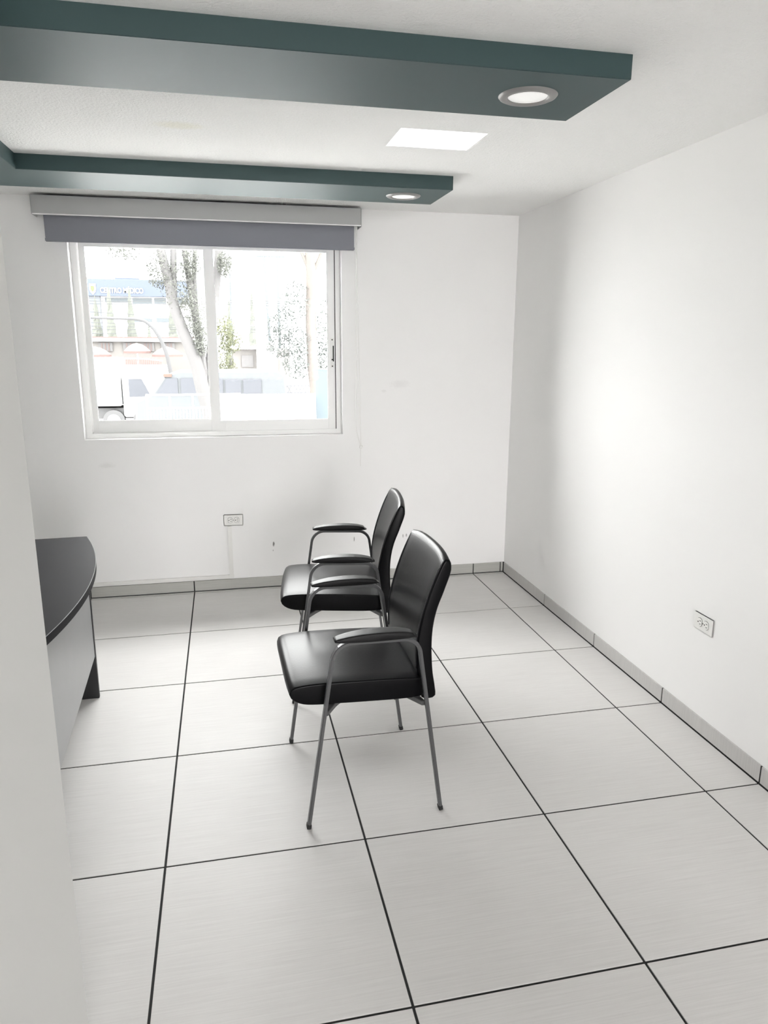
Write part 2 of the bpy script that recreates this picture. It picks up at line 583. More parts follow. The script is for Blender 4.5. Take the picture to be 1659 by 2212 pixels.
# ------------------------------------------------------------------ roller blind
bl = tag(empty('roller_blind', (0.17, YB, 2.14)), 'grey roller blind with a boxed valance pulled partly down above the window', 'blind')
bx = lambda n, x0, x1, y0, y1, z0, z1, m, p=bl, b=0.002: box(n, x0 - .17, x1 - .17, y0 - YB, y1 - YB, z0 - 2.14, z1 - 2.14, m, p, b)
va = bx('valance', -0.693, 1.028, 2.952, 2.968, 2.142, 2.232, 'valance')
bx('valance_top', -0.690, 1.025, 2.9685, YB - 0.001, 2.222, 2.230, 'valance')
bx('trim_strip', -0.694, 1.029, 2.950, 2.970, 2.138, 2.1425, 'alu', bl, 0.001)
bx('end_cap', -0.697, -0.691, 2.951, YB - 0.001, 2.137, 2.232, 'valance')
bx('end_cap', 1.027, 1.032, 2.951, YB - 0.001, 2.133, 2.232, 'valance')
bx('fabric', -0.648, 0.996, 2.992, 2.9945, 2.03, 2.215, 'blind', bl, 0)
bm = bmesh.new()
tube(bm, [(-0.65 - .17, 2.9933 - YB, 2.195 - 2.14), (0.998 - .17, 2.9933 - YB, 2.195 - 2.14)], 0.021, 20)
obj('roller_tube', bm, 'blind', bl, True)
bx('bottom_rail', -0.650, 0.998, 2.986, 3.000, 2.010, 2.032, 'blind', bl, 0.004)


def local(pts):
    return [(x - .17, y - YB, z - 2.14) for x, y, z in pts]


def smooth_path(pts, n=8):
    out = []
    P = [Vector(p) for p in pts]
    for i in range(len(P) - 1):
        p0, p1, p2, p3 = P[max(i - 1, 0)], P[i], P[i + 1], P[min(i + 2, len(P) - 1)]
        for k in range(n):
            t = k / n
            out.append(0.5 * ((2 * p1) + (p2 - p0) * t + (2 * p0 - 5 * p1 + 4 * p2 - p3) * t * t + (3 * p1 - p0 - 3 * p2 + p3) * t ** 3))
    out.append(P[-1])
    return out


for strand in ([(1.008, 2.992, 2.19), (1.006, 2.993, 1.9), (1.006, 2.994, 1.4), (1.003, 2.995, 1.10), (1.005, 2.996, 1.0), (1.018, 2.997, 0.93), (1.034, 2.998, 0.885)],
               [(1.013, 3.002, 2.19), (1.014, 3.0, 1.9), (1.024, 2.999, 1.4), (1.029, 2.998, 1.1), (1.034, 2.998, 0.885)],
               [(1.034, 2.998, 0.875), (1.032, 2.998, 0.84), (1.030, 2.999, 0.76)]):
    bm = bmesh.new()
    tube(bm, smooth_path(local(strand)), 0.0016, 6)
    obj('pull_cord', bm, 'white_plastic', bl, True)
bm = bmesh.new()
cx, cz = 1.034 - .17, 0.878 - 2.14
tube(bm, [(cx + 0.009 * math.cos(a), 2.998 - YB, cz + 0.009 * math.sin(a)) for a in [k * 0.55 for k in range(11)]], 0.0025, 6)
obj('cord_connector', bm, 'white_plastic', bl, True)


# ------------------------------------------------------------------ ceiling downlights
def downlight(x, y, label):
    d = tag(empty('downlight', (x, y, SB)), label, 'downlight', 'recessed downlights in the teal soffit')
    bm = bmesh.new()
    lathe(bm, [(0.056, 0.002), (0.056, -0.004), (0.060, -0.0075), (0.072, -0.0075), (0.080, -0.004), (0.083, 0.0), (0.083, 0.002)], 48)
    obj('trim_ring', bm, 'ring', d, True)
    bm = bmesh.new()
    r = lathe(bm, [(0.0565, -0.0015), (0.054, -0.0035), (0.03, -0.0045), (0.004, -0.005)], 48)
    bm.faces.new(r[-1])
    obj('diffuser', bm, 'diffuser', d, True)
    return d


downlight(1.105, 0.785, 'round flush downlight in the nearer soffit arm')
downlight(1.112, 2.290, 'round flush downlight in the soffit arm beside the window')


# ------------------------------------------------------------------ power outlets
def outlet(loc, rz, label):
    """plate in its own X (width) by Z, facing -Y"""
    o = tag(empty('power_outlet', loc, rz), label, 'outlet', 'double power outlets')
    box('cover_plate', -0.058, 0.058, -0.006, 0.0, -0.035, 0.035, 'white_plastic', o, 0.003)
    for s in (-1, 1):
        bm = bmesh.new()
        cx = s * 0.0195
        pts = []
        for k in range(24):
            a = 2 * math.pi * k / 24
            pts.append((cx + max(-0.0135, min(0.0135, 0.017 * math.cos(a))), 0.017 * math.sin(a)))
        prism(bm, pts, 'y', -0.0085, -0.0055)
        r = obj('receptacle', bm, 'white_plastic', o)
        for k, (a, b, w, h) in enumerate(((0.005, 0.0065, 0.009, 0.0024), (0.005, -0.0065, 0.007, 0.0024))):
            box('slot', cx + a - w / 2, cx + a + w / 2, -0.0089, -0.0084, b - h / 2, b + h / 2, 'slot', r)
        bm = bmesh.new()
        tube(bm, [(cx - 0.007, -0.0089, 0), (cx - 0.007, -0.0084, 0)], 0.0028, 10)
        obj('slot', bm, 'slot', r)
        bm = bmesh.new()
        prism(bm, [(cx + (p[0] - cx) * 1.07, p[1] * 1.07) for p in pts], 'y', -0.0064, -0.0057)
        obj('groove', bm, 'slot', r)
    bm = bmesh.new()
    tube(bm, [(0, -0.0072, 0), (0, -0.0058, 0)], 0.0028, 10)
    obj('screw', bm, 'ring', o)
    return o


outlet((0.2525, YB, 0.442), 0, 'white double power outlet above the cable channel under the window')
outlet((XR, 0.988, 0.446), -math.pi / 2, 'white double power outlet low on the plain right wall')
rc = tag(empty('cable_channel', (0.228, YB - 0.0005, 0.07)), 'white plastic cable channel running down and along the skirting', 'cable channel')
box('vertical_channel', -0.012, 0.012, -0.014, 0, 0.005, 0.336, 'white_plastic', rc, 0.002)
box('horizontal_channel', -1.55, -0.0125, -0.014, 0, 0.004, 0.026, 'white_plastic', rc, 0.002)
box('corner_piece', -0.014, 0.014, -0.0155, -0.0142, 0.002, 0.03, 'white_plastic', rc, 0.001)


# ------------------------------------------------------------------ visitor chairs
def inset_sections(prof, ylist, insets, yfun=None):
    """closed (x,z) profile repeated across y; every section pulled in along its normals"""
    n = len(prof)
    P = [Vector((p[0], p[1])) for p in prof]
    area = sum(P[i].x * P[(i + 1) % n].y - P[(i + 1) % n].x * P[i].y for i in range(n))
    sg = 1 if area > 0 else -1
    nor = []
    for i in range(n):
        t = (P[(i + 1) % n] - P[i - 1]).normalized()
        nor.append(Vector((-t.y, t.x)) * sg)
    bm = bmesh.new()
    rings = []
    for y, ins in zip(ylist, insets):
        ring = []
        for i in range(n):
            q = P[i] + nor[i] * ins
            x, yy, z = (q.x, y, q.y)
            if yfun:
                x, yy, z = yfun(x, y, z)
            ring.append(bm.verts.new((x, yy, z)))
        rings.append(ring)
    for a, b in zip(rings, rings[1:]):
        for i in range(n):
            bm.faces.new((a[i], a[(i + 1) % n], b[(i + 1) % n], b[i]))
    bm.faces.new(rings[0])
    bm.faces.new(rings[-1])
    return bm


def resample(pts, n, closed=True):
    path = smooth_closed(pts, 10) if closed else pts
    L = [0]
    for a, b in zip(path, path[1:] + path[:1]):
        L.append(L[-1] + (b - a).length)
    out = []
    j = 0
    for k in range(n):
        s = L[-1] * k / n
        while L[j + 1] < s:
            j += 1
        a, b = path[j], path[(j + 1) % len(path)]
        out.append(a.lerp(b, (s - L[j]) / max(1e-9, L[j + 1] - L[j])))
    return out


def smooth_closed(pts, n=8):
    P = [Vector(p) for p in pts]
    m = len(P)
    out = []
    for i in range(m):
        p0, p1, p2, p3 = P[i - 1], P[i], P[(i + 1) % m], P[(i + 2) % m]
        for k in range(n):
            t = k / n
            out.append(0.5 * ((2 * p1) + (p2 - p0) * t + (2 * p0 - 5 * p1 + 4 * p2 - p3) * t * t + (3 * p1 - p0 - 3 * p2 + p3) * t ** 3))
    return out


def edge_sections(hw, r, n_in=9, n_r=5):
    ys, ins = [], []
    for k in range(n_r):
        a = math.pi / 2 * k / n_r
        ys.append(-hw + r * (1 - math.sin(a)) if False else -hw + r - r * math.cos(a))
        ins.append(r - r * math.sin(a))
    inner = hw - r
    for k in range(n_in):
        ys.append(-inner + 2 * inner * k / (n_in - 1))
        ins.append(0)
    for k in reversed(range(n_r)):
        a = math.pi / 2 * k / n_r
        ys.append(hw - r + r * math.cos(a))
        ins.append(r - r * math.sin(a))
    return ys, ins


SEAT = [(-0.268, 0.444), (-0.255, 0.464), (-0.215, 0.4705), (-0.15, 0.472), (-0.05, 0.470), (0.05, 0.466), (0.13, 0.461), (0.168, 0.455),
        (0.172, 0.425), (0.165, 0.395), (0.10, 0.391), (0.0, 0.394), (-0.10, 0.398), (-0.18, 0.401), (-0.225, 0.407), (-0.255, 0.422)]
BACK = [(0.168, 0.380), (0.158, 0.42), (0.153, 0.48), (0.153, 0.55), (0.161, 0.61), (0.176, 0.67), (0.196, 0.73), (0.219, 0.79), (0.238, 0.835),
        (0.249, 0.853), (0.262, 0.852), (0.269, 0.838), (0.268, 0.805), (0.246, 0.74), (0.222, 0.68), (0.208, 0.62), (0.203, 0.555), (0.205, 0.474), (0.212, 0.42), (0.214, 0.382), (0.192, 0.374)]


def make_chair():
    ch = empty('visitor_chair')
    hw = 0.218
    ys, ins = edge_sections(hw, 0.005, 11)

    def seatf(x, y, z):
        f = max(0.0, min(1.0, (-x - 0.05) / 0.2))
        crown = 0.009 * (1 - (y / hw) ** 2) if z > 0.44 else 0.0
        return x + 0.006 * f * abs(y / hw) ** 4, y * (1 - 0.01 * f), z + crown
    s = obj('seat', inset_sections(resample(SEAT_V, 64), ys, ins, seatf), 'leather', ch, True)
    s['label'] = 'padded black leatherette seat cushion'
    hb = 0.205
    ys, ins = edge_sections(hb, 0.007)

    def backf(x, y, z):
        k = (z - 0.38) / 0.47
        w = 1.0 - 0.05 * max(0, k - 0.1)
        top = 0.012 * (abs(y) / hb) ** 4 * max(0, (k - 0.8) / 0.2)
        return x - 0.010 * (y / hb) ** 2 * (0.3 + k) + 0.004, y * w, z - top
    b = obj('backrest', inset_sections(resample(BACK_V, 80), ys, ins, backf), 'leather', ch, True)
    b['label'] = 'curved black leatherette backrest'
    # stitched piping round the front of the backrest
    front = [(0.1525, 0.48), (0.1525, 0.55), (0.1605, 0.61), (0.1755, 0.67), (0.1955, 0.73), (0.2185, 0.79), (0.237, 0.830), (0.244, 0.842)]
    loop = [backf(x, -hb + 0.012, z) for x, z in front]
    topz = front[-1]
    loop += [backf(topz[0], y, topz[1]) for y in [(-hb + 0.012) + (2 * hb - 0.024) * k / 10 for k in range(1, 10)]]
    loop += [backf(x, hb - 0.012, z) for x, z in reversed(front)]
    bm = bmesh.new()
    tube(bm, [(p[0] - 0.0003, p[1], p[2]) for p in smooth_path(loop, 3)], 0.0022, 6)
    obj('piping', bm, 'seam', b, True)
    path = fillet([(-0.215, 0, 0.012), (-0.126, 0, 0.622), (0.137, 0, 0.617), (0.221, 0, 0.012)], [0.062, 0.055], 8)
    for sd in (-1, 1):
        bm = bmesh.new()
        sweep(bm, [p + Vector((0, sd * 0.260, 0)) for p in path], (0, 1, 0), 0.020, 0.0115)
        f = obj('side_frame', bm, 'frame', ch, bevel=0.0025, seg=2)
        for fx, lean in ((-0.215, 0.0018), (0.221, -0.0018)):
            bm = bmesh.new()
            sweep(bm, [(fx - lean, sd * 0.260, 0.0), (fx + lean * 0.4, sd * 0.260, 0.016)], (0, 1, 0), 0.0225, 0.014)
            obj('foot_glide', bm, 'rubber', f, bevel=0.002, seg=1)
        bm = bmesh.new()
        topz = [(-0.129, 0.6365), (-0.105, 0.6435), (-0.06, 0.6505), (0.0, 0.6535), (0.06, 0.6515), (0.10, 0.6455), (0.119, 0.639)]
        bot = [(0.1205, 0.634), (0.112, 0.6255), (-0.10, 0.6275), (-0.128, 0.633)]
        prof = resample([Vector(p) for p in topz + bot], 48)
        wid = 0.026
        yy, ii = edge_sections(wid, 0.006, 5, 4)

        def padf(x, y, z, sd=sd):
            k = max(0.0, 1 - ((x + 0.004) / 0.135) ** 2)
            return x, sd * 0.260 + y * (0.62 + 0.38 * k), z
        pd = inset_sections(prof, yy, [i * 0.7 for i in ii], padf)
        obj('arm_pad', pd, 'pad', ch, True)
    for xl, dx in ((-0.158, 0.062), (0.167, -0.062)):
        bm = bmesh.new()
        xl += dx * 0.09
        pts = [(xl, -0.249, 0.385), (xl + dx * 0.35, -0.205, 0.388), (xl + dx, -0.15, 0.398), (xl + dx, 0.0, 0.399), (xl + dx, 0.15, 0.398), (xl + dx * 0.35, 0.205, 0.388), (xl, 0.249, 0.385)]
        sp = smooth_path(pts, 5)
        wd = [0.012 + 0.034 * min(1, (0.25 - abs(p.y)) / 0.08) for p in sp]
        sweep(bm, sp, (1, 0, 0), 0.03, 0.017, wd)
        obj('crossbar', bm, 'frame', ch, bevel=0.002, seg=1)
    return ch


SEAT_V = [Vector(p) for p in SEAT]
BACK_V = [Vector(p) for p in BACK]


def copy_tree(o, parent=None):
    c = o.copy()
    COL.objects.link(c)
    c.parent = parent
    for k in list(o.children):
        copy_tree(k, c)
    return c


chair = make_chair()
chair.location = (0.646, 0.953, 0)
chair.rotation_euler = (0, 0, math.radians(1.0))
tag(chair, 'black leatherette visitor chair with grey legs standing nearest to the viewer', 'chair', 'visitor chairs facing the desk')
chair2 = copy_tree(chair)
chair2.location = (0.712, 1.752, 0)
chair2.rotation_euler = (0, 0, math.radians(-7.2))
tag(chair2, 'black leatherette visitor chair behind the front chair and closer to the window', 'chair', 'visitor chairs facing the desk')

# ------------------------------------------------------------------ desk
DH, DZ = 0.600, 0.720
desk = tag(empty('office_desk', (-0.3352, 1.156, 0), math.radians(2.16)), 'dark charcoal desk with a bowed front edge partly behind the partition', 'desk')
front = [(0.009 + 0.092 * (1 - (k / 16) ** 2), DH * k / 16) for k in range(-16, 17)]
bm = bmesh.new()
prism(bm, [(-0.60, -DH)] + front + [(-0.60, DH)], 'z', DZ - 0.028, DZ)
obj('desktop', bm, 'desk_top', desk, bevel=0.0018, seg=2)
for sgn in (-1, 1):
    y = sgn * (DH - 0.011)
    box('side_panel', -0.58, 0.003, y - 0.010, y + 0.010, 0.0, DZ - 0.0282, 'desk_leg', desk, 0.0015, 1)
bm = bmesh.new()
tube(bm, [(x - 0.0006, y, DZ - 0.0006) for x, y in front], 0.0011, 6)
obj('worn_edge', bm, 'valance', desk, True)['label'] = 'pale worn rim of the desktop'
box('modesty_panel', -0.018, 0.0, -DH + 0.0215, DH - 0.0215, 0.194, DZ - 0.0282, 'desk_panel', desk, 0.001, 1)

# ------------------------------------------------------------------ the street outside
random.seed(4)


def lin(c):
    c = c / 255.0
    return c / 12.92 if c <= 0.04045 else ((c + 0.055) / 1.055) ** 2.4


KOUT = 11.3     # daylight on an upright surface outdoors


def om(name, r, g, b, rough=0.8, **kw):
    M[name] = matte(name, (lin(r) / KOUT, lin(g) / KOUT, lin(b) / KOUT))
    return name


GZ = -2.1
M['o_white'] = matte('white_render_outdoors', (0.45, 0.45, 0.45))
M['o_ground'] = matte('pale_pavement', (0.5, 0.495, 0.49))
om('o_sign', 212, 225, 250)
M['o_letter'] = matte('cream_letters', (0.30, 0.29, 0.25))
om('o_band', 224, 234, 240)
om('o_bluecol', 234, 241, 252)
om('o_roof', 254, 236, 232)
om('o_red', 252, 218, 212)
om('o_tan', 262, 257, 252)
om('o_trunk', 236, 234, 234, mottled=0.1, mscale=6)
om('o_bark_pale', 250, 240, 232, mottled=0.05, mscale=6)
om('o_leaf', 226, 230, 220)
om('o_leaf2', 222, 230, 225)
om('o_yellowleaf', 224, 230, 186)
om('o_cypress', 226, 231, 220, mottled=0.1, mscale=3)
om('o_lamp', 222, 222, 224)
om('o_wire', 205, 208, 210)
om('o_glass', 218, 222, 232, 0.4)
om('o_tyre', 236, 236, 237)
om('o_blue', 222, 240, 250)
om('o_orange', 254, 214, 200)
om('o_window', 240, 238, 238)
om('o_vanbody', 240, 246, 251)
om('o_fence', 222, 224, 232)
gr = box('ground', -60, 60, -60, 140, GZ - 0.3, GZ, 'o_ground')
tag(gr, 'pale pavement and street outside the window', 'ground', kind='structure')


def part(name, x0, x1, y0, y1, z0, z1, mat, parent, bevel=0.0):
    px, py, pz = parent.location
    return box(name, x0 - px, x1 - px, y0 - py, y1 - py, z0 - pz, z1 - pz, mat, parent, bevel, 1)


def pprism(name, pts, d, lo, hi, mat, parent, bevel=0.0, loc=None):
    px, py, pz = loc or parent.location
    off = {'x': (py, pz, px), 'y': (px, pz, py), 'z': (px, py, pz)}[d]
    bm = bmesh.new()
    prism(bm, [(a - off[0], b - off[1]) for a, b in pts], d, lo - off[2], hi - off[2])
    return obj(name, bm, mat, parent, bevel=bevel, seg=1)


# medical centre
mc = tag(empty('medical_building', (-7, 75, GZ)), 'white medical building with a blue lettered sign band', 'building')
part('wall', -12.0, 1.0, 75, 85, GZ, 5.4, 'o_white', mc)
part('blue_column', -12.2, -10.9, 74.6, 75.0, GZ, 5.4, 'o_bluecol', mc)
sg = part('sign_band', -12.1, -1.9, 74.4, 76.0, 5.4, 6.95, 'o_sign', mc, 0.03)
part('sign_cap', -9.4, -7.3, 74.6, 76, 6.95, 7.1, 'o_sign', mc)
for x0, x1, z0, z1 in ((-8.0, -6.2, 4.75, 5.3), (-6.0, -4.9, 4.75, 5.3), (-4.7, -2.6, 4.75, 5.3), (-5.9, -3.4, 3.05, 3.45), (-10.5, -8.4, 4.85, 5.3), (-8.3, -6.3, 3.05, 3.4)):
    w = part('window', x0, x1, 74.93, 75.02, z0, z1, 'o_band', mc)
    bm = bmesh.new()
    add_box(bm, x0 + 7 - 0.05, x1 + 7 + 0.05, -0.12, 0.0, z0 - GZ - 0.1, z0 - GZ - 0.02)
    obj('window_ledge', bm, 'o_white', w)
cu = bpy.data.curves.new('lettering', 'FONT')
cu.body = 'CENTRO M\u00c9DICO'
cu.size = 0.62
cu.extrude = 0.03
cu.offset = 0.012
tmp = bpy.data.objects.new('lettering_curve', cu)
COL.objects.link(tmp)
bpy.context.view_layer.update()
me = bpy.data.meshes.new_from_object(tmp.evaluated_get(bpy.context.evaluated_depsgraph_get()))
bpy.data.objects.remove(tmp, do_unlink=True)
xs_ = [v.co.x for v in me.vertices]
ws = 3.89 / (max(xs_) - min(xs_))
for v in me.vertices:
    v.co = Vector(((v.co.x - min(xs_)) * ws, -v.co.z, v.co.y * 1.08))
me.materials.clear()
lt = link('lettering', me, 'o_letter', sg)
lt.location = (-10.784 + 7, 74.36 - 75, 5.69 - GZ)
sh = [(-11.75, 6.5), (-11.15, 6.5), (-11.15, 6.0), (-11.22, 5.75), (-11.45, 5.5), (-11.68, 5.75), (-11.75, 6.0)]
pprism('emblem', sh, 'y', 74.34, 74.4, 'o_letter', sg, loc=mc.location)
pprism('emblem_core', [(-11.45 + (x + 11.45) * 0.55, 6.05 + (z - 6.05) * 0.55) for x, z in sh], 'y', 74.31, 74.34, 'o_yellowleaf', sg, loc=mc.location)


def cypress(x, y, top, w, label):
    c = tag(empty('cypress_tree', (x, y, GZ)), label, 'tree', 'narrow cypress trees before the far buildings')
    bm = bmesh.new()
    hgt = top - GZ
    prof = []
    nr, ns = 22, 12
    rings = []
    for i in range(nr):
        t = i / (nr - 1)
        r = w * (min(1, t * 7) * (1 - t) ** 0.75) + 0.02
        rings.append([bm.verts.new((r * random.uniform(0.7, 1.25) * math.cos(2 * math.pi * k / ns), r * random.uniform(0.7, 1.25) * math.sin(2 * math.pi * k / ns), 0.5 + (hgt - 0.5) * t + random.uniform(-.12, .12))) for k in range(ns)])
    for a, b in zip(rings, rings[1:]):
        for k in range(ns):
            bm.faces.new((a[k], a[(k + 1) % ns], b[(k + 1) % ns], b[k]))
    bm.faces.new(rings[0])
    bm.faces.new(rings[-1])
    obj('foliage', bm, 'o_cypress', c)
    bm = bmesh.new()
    tube(bm, [(0, 0, 0), (0, 0, 1.0)], [0.16, 0.12], 8)
    obj('trunk', bm, 'o_trunk', c)


cypress(-9.9, 65, 4.9, 0.62, 'broad cypress under the emblem of the blue sign')
cypress(-8.65, 64, 5.7, 0.55, 'tall cypress reaching the first word of the blue sign')
cypress(-7.15, 65, 5.6, 0.55, 'tall cypress reaching the second word of the blue sign')
cypress(-5.5, 62, 2.7, 0.32, 'shortest cypress, beside the curve of the street lamp')
cypress(-3.75, 64, 4.6, 0.6, 'cypress beside the leaning tree trunk')
cypress(2.95, 66, 5.66, 0.45, 'tall pointed cypress in the middle of the right pane')
cypress(1.0, 67, 5.0, 0.5, 'cypress just right of the window mullion')

# cafe with red awnings
cf = tag(empty('cafe', (-4.8, 46, GZ)), 'low cafe building with a flat roof and red edged awnings', 'building')
part('wall', -9.6, -1.6, 46, 52, GZ, 1.32, 'o_tan', cf)
part('flat_roof', -9.8, -1.4, 45.7, 52, 1.32, 1.58, 'o_white', cf)
part('roof_edge', -9.8, -1.4, 45.66, 45.7, 1.53, 1.6, 'o_red', cf)
for x0, x1 in ((-7.0, -6.2), (-5.6, -4.7), (-4.5, -3.8), (-3.4, -2.6)):
    w = part('window', x0, x1, 45.9, 46.02, 0.75, 1.25, 'o_window', cf)
    for k in range(1, 4):
        xx = x0 + (x1 - x0) * k / 4
        box('glazing_bar', xx - 0.02 + 4.8, xx + 0.02 + 4.8, -0.14, -0.1, 0.75 - GZ, 1.25 - GZ, 'o_red', w)


def awning(x0, x1, y, zt, zb, lab):
    a = tag(empty('parasol', ((x0 + x1) / 2, y, GZ)), lab, 'parasol', 'red edged parasols before the cafe')
    bm = bmesh.new()
    h = (x1 - x0) / 2
    top = bm.verts.new((0, 0, zt - GZ))
    n = 16
    prev = None
    rings = []
    for f, zz in ((0.35, 0.86), (0.7, 0.5), (1.0, 0.0)):
        rings.append([bm.verts.new((h * f * math.cos(2 * math.pi * k / n), h * f * math.sin(2 * math.pi * k / n), zb - GZ + (zt - zb) * zz)) for k in range(n)])
    for k in range(n):
        bm.faces.new((top, rings[0][k], rings[0][(k + 1) % n]))
        for a_, b_ in zip(rings, rings[1:]):
            bm.faces.new((a_[k], a_[(k + 1) % n], b_[(k + 1) % n], b_[k]))
    obj('canopy', bm, 'o_roof', a)
    bm = bmesh.new()
    lathe(bm, [(h, zb - GZ), (h * 1.01, zb - GZ - 0.12)], n)
    obj('valance', bm, 'o_red', a)
    bm = bmesh.new()
    tube(bm, [(0, 0, 0), (0, 0, zt - GZ)], 0.05, 8)
    obj('pole', bm, 'o_white', a)


awning(-7.6, -5.9, 43.0, 1.05, 0.62, 'red edged parasol before the cafe, leftmost')
awning(-5.3, -3.8, 43.5, 1.25, 0.80, 'red edged parasol before the cafe, middle and highest')
awning(-3.7, -2.0, 43.0, 1.05, 0.62, 'red edged parasol before the cafe beside the tree trunk')

# arched entrance wall with a red lattice fence in front of the cafe
ln = tag(empty('lattice_wall', (-4.9, 41, GZ)), 'white garden wall topped by a curved reddish lattice', 'wall')
part('wall', -8.2, -2.6, 41, 41.3, GZ, 0.1, 'o_white', ln)
for k in range(34):
    x = -6.4 + 0.1 * k
    top = 0.42 - 0.05 * ((x + 4.6) / 1.0) ** 2
    bm = bmesh.new()
    add_box(bm, x + 4.9 - 0.02, x + 4.9 + 0.02, 0.1, 0.16, 0.1 - GZ, top - GZ)
    obj('picket', bm, 'o_red', ln)
bm = bmesh.new()
tube(bm, [(x + 4.9, 0.13, 0.44 - 0.05 * ((x + 4.6)) ** 2 - GZ) for x in [-6.5 + 0.25 * k for k in range(15)]], 0.04, 6)
obj('top_rail', bm, 'o_white', ln)

# street lamp with a long curved arm
sl = tag(empty('street_lamp', (-1.55, 32, GZ)), 'grey street lamp with a long curved arm', 'street lamp')
bm = bmesh.new()
lp = smooth_path([(-1.50, 32, GZ), (-1.78, 32, -0.73), (-1.98, 32, -0.03), (-2.12, 32, 0.85), (-2.36, 32, 1.53), (-2.71, 32, 2.05), (-3.16, 32, 2.29), (-4.2, 32, 2.33), (-6.0, 32, 2.38)], 6)
tube(bm, [(p.x + 1.55, p.y - 32, p.z - GZ) for p in lp], [0.10 - 0.05 * k / len(lp) for k in range(len(lp))], 10)
obj('curved_pole', bm, 'o_lamp', sl, True)
bm = bmesh.new()
add_box(bm, -5.2, -4.4, -0.14, 0.14, 4.38, 4.52)
obj('lamp_head', bm, 'o_lamp', sl, bevel=0.04)
bm = bmesh.new()
tube(bm, [(-0.37, 0, 1.95), (-0.4, 0, 2.03)], 0.13, 10)
obj('bracket', bm, 'o_lamp', sl)

# box truck
tk = tag(empty('box_truck', (-4.6, 30, GZ)), 'white box truck on the street at the left of the window', 'truck')
pprism('cargo_box', [(-7.6, -1.1), (-3.75, -1.1), (-3.75, 0.75), (-7.6, 0.75)], 'y', 29.2, 31.2, 'o_white', tk, 0.05)
cab = pprism('cab', [(-3.7, -1.55), (-2.35, -1.55), (-2.3, -0.9), (-2.75, -0.1), (-3.0, 0.12), (-3.7, 0.12)], 'y', 29.3, 31.1, 'o_white', tk, 0.06)
pprism('cab_window', [(-3.45, -0.75), (-2.62, -0.75), (-2.95, -0.05), (-3.45, -0.05)], 'y', 29.27, 29.31, 'o_glass', cab, loc=tk.location)
part('chassis', -7.4, -2.6, 29.5, 30.9, -1.62, -1.2, 'o_tyre', tk)
for wx in (-6.7, -4.1, -2.95):
    bm = bmesh.new()
    tube(bm, [(wx + 4.6, -0.72, 0.42), (wx + 4.6, -0.42, 0.42)], 0.42, 20)
    w = obj('wheel', bm, 'o_tyre', tk)
    bm = bmesh.new()
    tube(bm, [(wx + 4.6, -0.75, 0.42), (wx + 4.6, -0.71, 0.42)], 0.25, 16)
    obj('hub', bm, 'o_white', w)

# minibus
vn = tag(empty('minibus', (0.1, 25, GZ)), 'long white minibus with dark side windows behind the railing', 'van')
pprism('body', [(-2.6, -1.7), (2.35, -1.7), (2.45, -0.6), (2.35, 0.28), (2.1, 0.42), (-1.3, 0.42), (-1.75, 0.25), (-2.2, -0.35), (-2.75, -0.62), (-2.8, -1.4)], 'y', 25.0, 26.9, 'o_vanbody', vn, 0.06)
for pts in ([(-2.05, -0.36), (-1.32, -0.36), (-1.32, 0.18), (-1.68, 0.18)], [(-1.22, -0.36), (-0.5, -0.36), (-0.5, 0.18), (-1.22, 0.18)], [(-0.42, -0.36), (0.2, -0.36), (0.2, 0.18), (-0.42, 0.18)],
            [(0.28, -0.36), (0.82, -0.36), (0.82, 0.14), (0.28, 0.14)], [(0.9, -0.36), (1.52, -0.36), (1.52, 0.14), (0.9, 0.14)]):
    pprism('side_window', pts, 'y', 24.96, 25.02, 'o_glass', vn)
part('marker_light', -1.78, -1.5, 24.95, 25.05, 0.23, 0.33, 'o_orange', vn)
for wx in (-1.9, 1.6):
    bm = bmesh.new()
    tube(bm, [(wx - 0.1, -0.05, 0.36), (wx - 0.1, 0.2, 0.36)], 0.36, 18)
    w = obj('wheel', bm, 'o_tyre', vn)
    bm = bmesh.new()
    tube(bm, [(wx - 0.1, -0.08, 0.36), (wx - 0.1, -0.04, 0.36)], 0.2, 14)
    obj('hub', bm, 'o_white', w)

# white railing of the forecourt
rl = tag(empty('railing', (-0.7, 16, GZ)), 'white metal railing of the forecourt with upright bars', 'railing')
part('kerb', -1.52, 0.6, 15.9, 16.1, GZ, -0.75, 'o_white', rl)
for z in (0.27, -0.03, -0.62):
    part('rail', -1.5, 0.6, 15.98, 16.02, z - 0.02, z + 0.02, 'o_white', rl)
for k in range(30):
    x = -1.49 + 0.072 * k
    post = k % 7 == 0
    part('bar', x - (0.02 if post else 0.012), x + (0.02 if post else 0.012), 15.985, 16.015, -0.75, 0.27 if post else -0.03, 'o_white', rl)
# boundary wall and blue wall
bw = box('boundary_wall', 0.15, 3.4, 13.0, 13.2, GZ, 0.47, 'o_white', bevel=0.02)
tag(bw, 'low white boundary wall below the right window pane', 'wall')
bm = bmesh.new()
prism(bm, [(1.98, 13.0), (2.9, 9.5), (3.1, 9.6), (2.2, 13.0)], 'z', GZ, 0.95)
tag(obj('blue_wall', bm, 'o_blue', bevel=0.01), 'pale blue wall at the lower right corner of the window', 'wall')


def leaf_cloud(bm, blobs, n, size):
    for _ in range(n):
        c, r = random.choice(blobs)
        while True:
            d = Vector((random.uniform(-1, 1), random.uniform(-1, 1), random.uniform(-1, 1)))
            if d.length < 1:
                break
        p = Vector(c) + Vector((d.x * r[0], d.y * r[1], d.z * r[2]))
        a = Vector((random.gauss(0, 1), random.gauss(0, 1), random.gauss(0, 1))).normalized()
        b = a.orthogonal().normalized()
        s = size * random.uniform(0.6, 1.4)
        vs = [bm.verts.new(p + a * s), bm.verts.new(p + b * s * 0.45), bm.verts.new(p - a * s), bm.verts.new(p - b * s * 0.45)]
        bm.faces.new(vs)


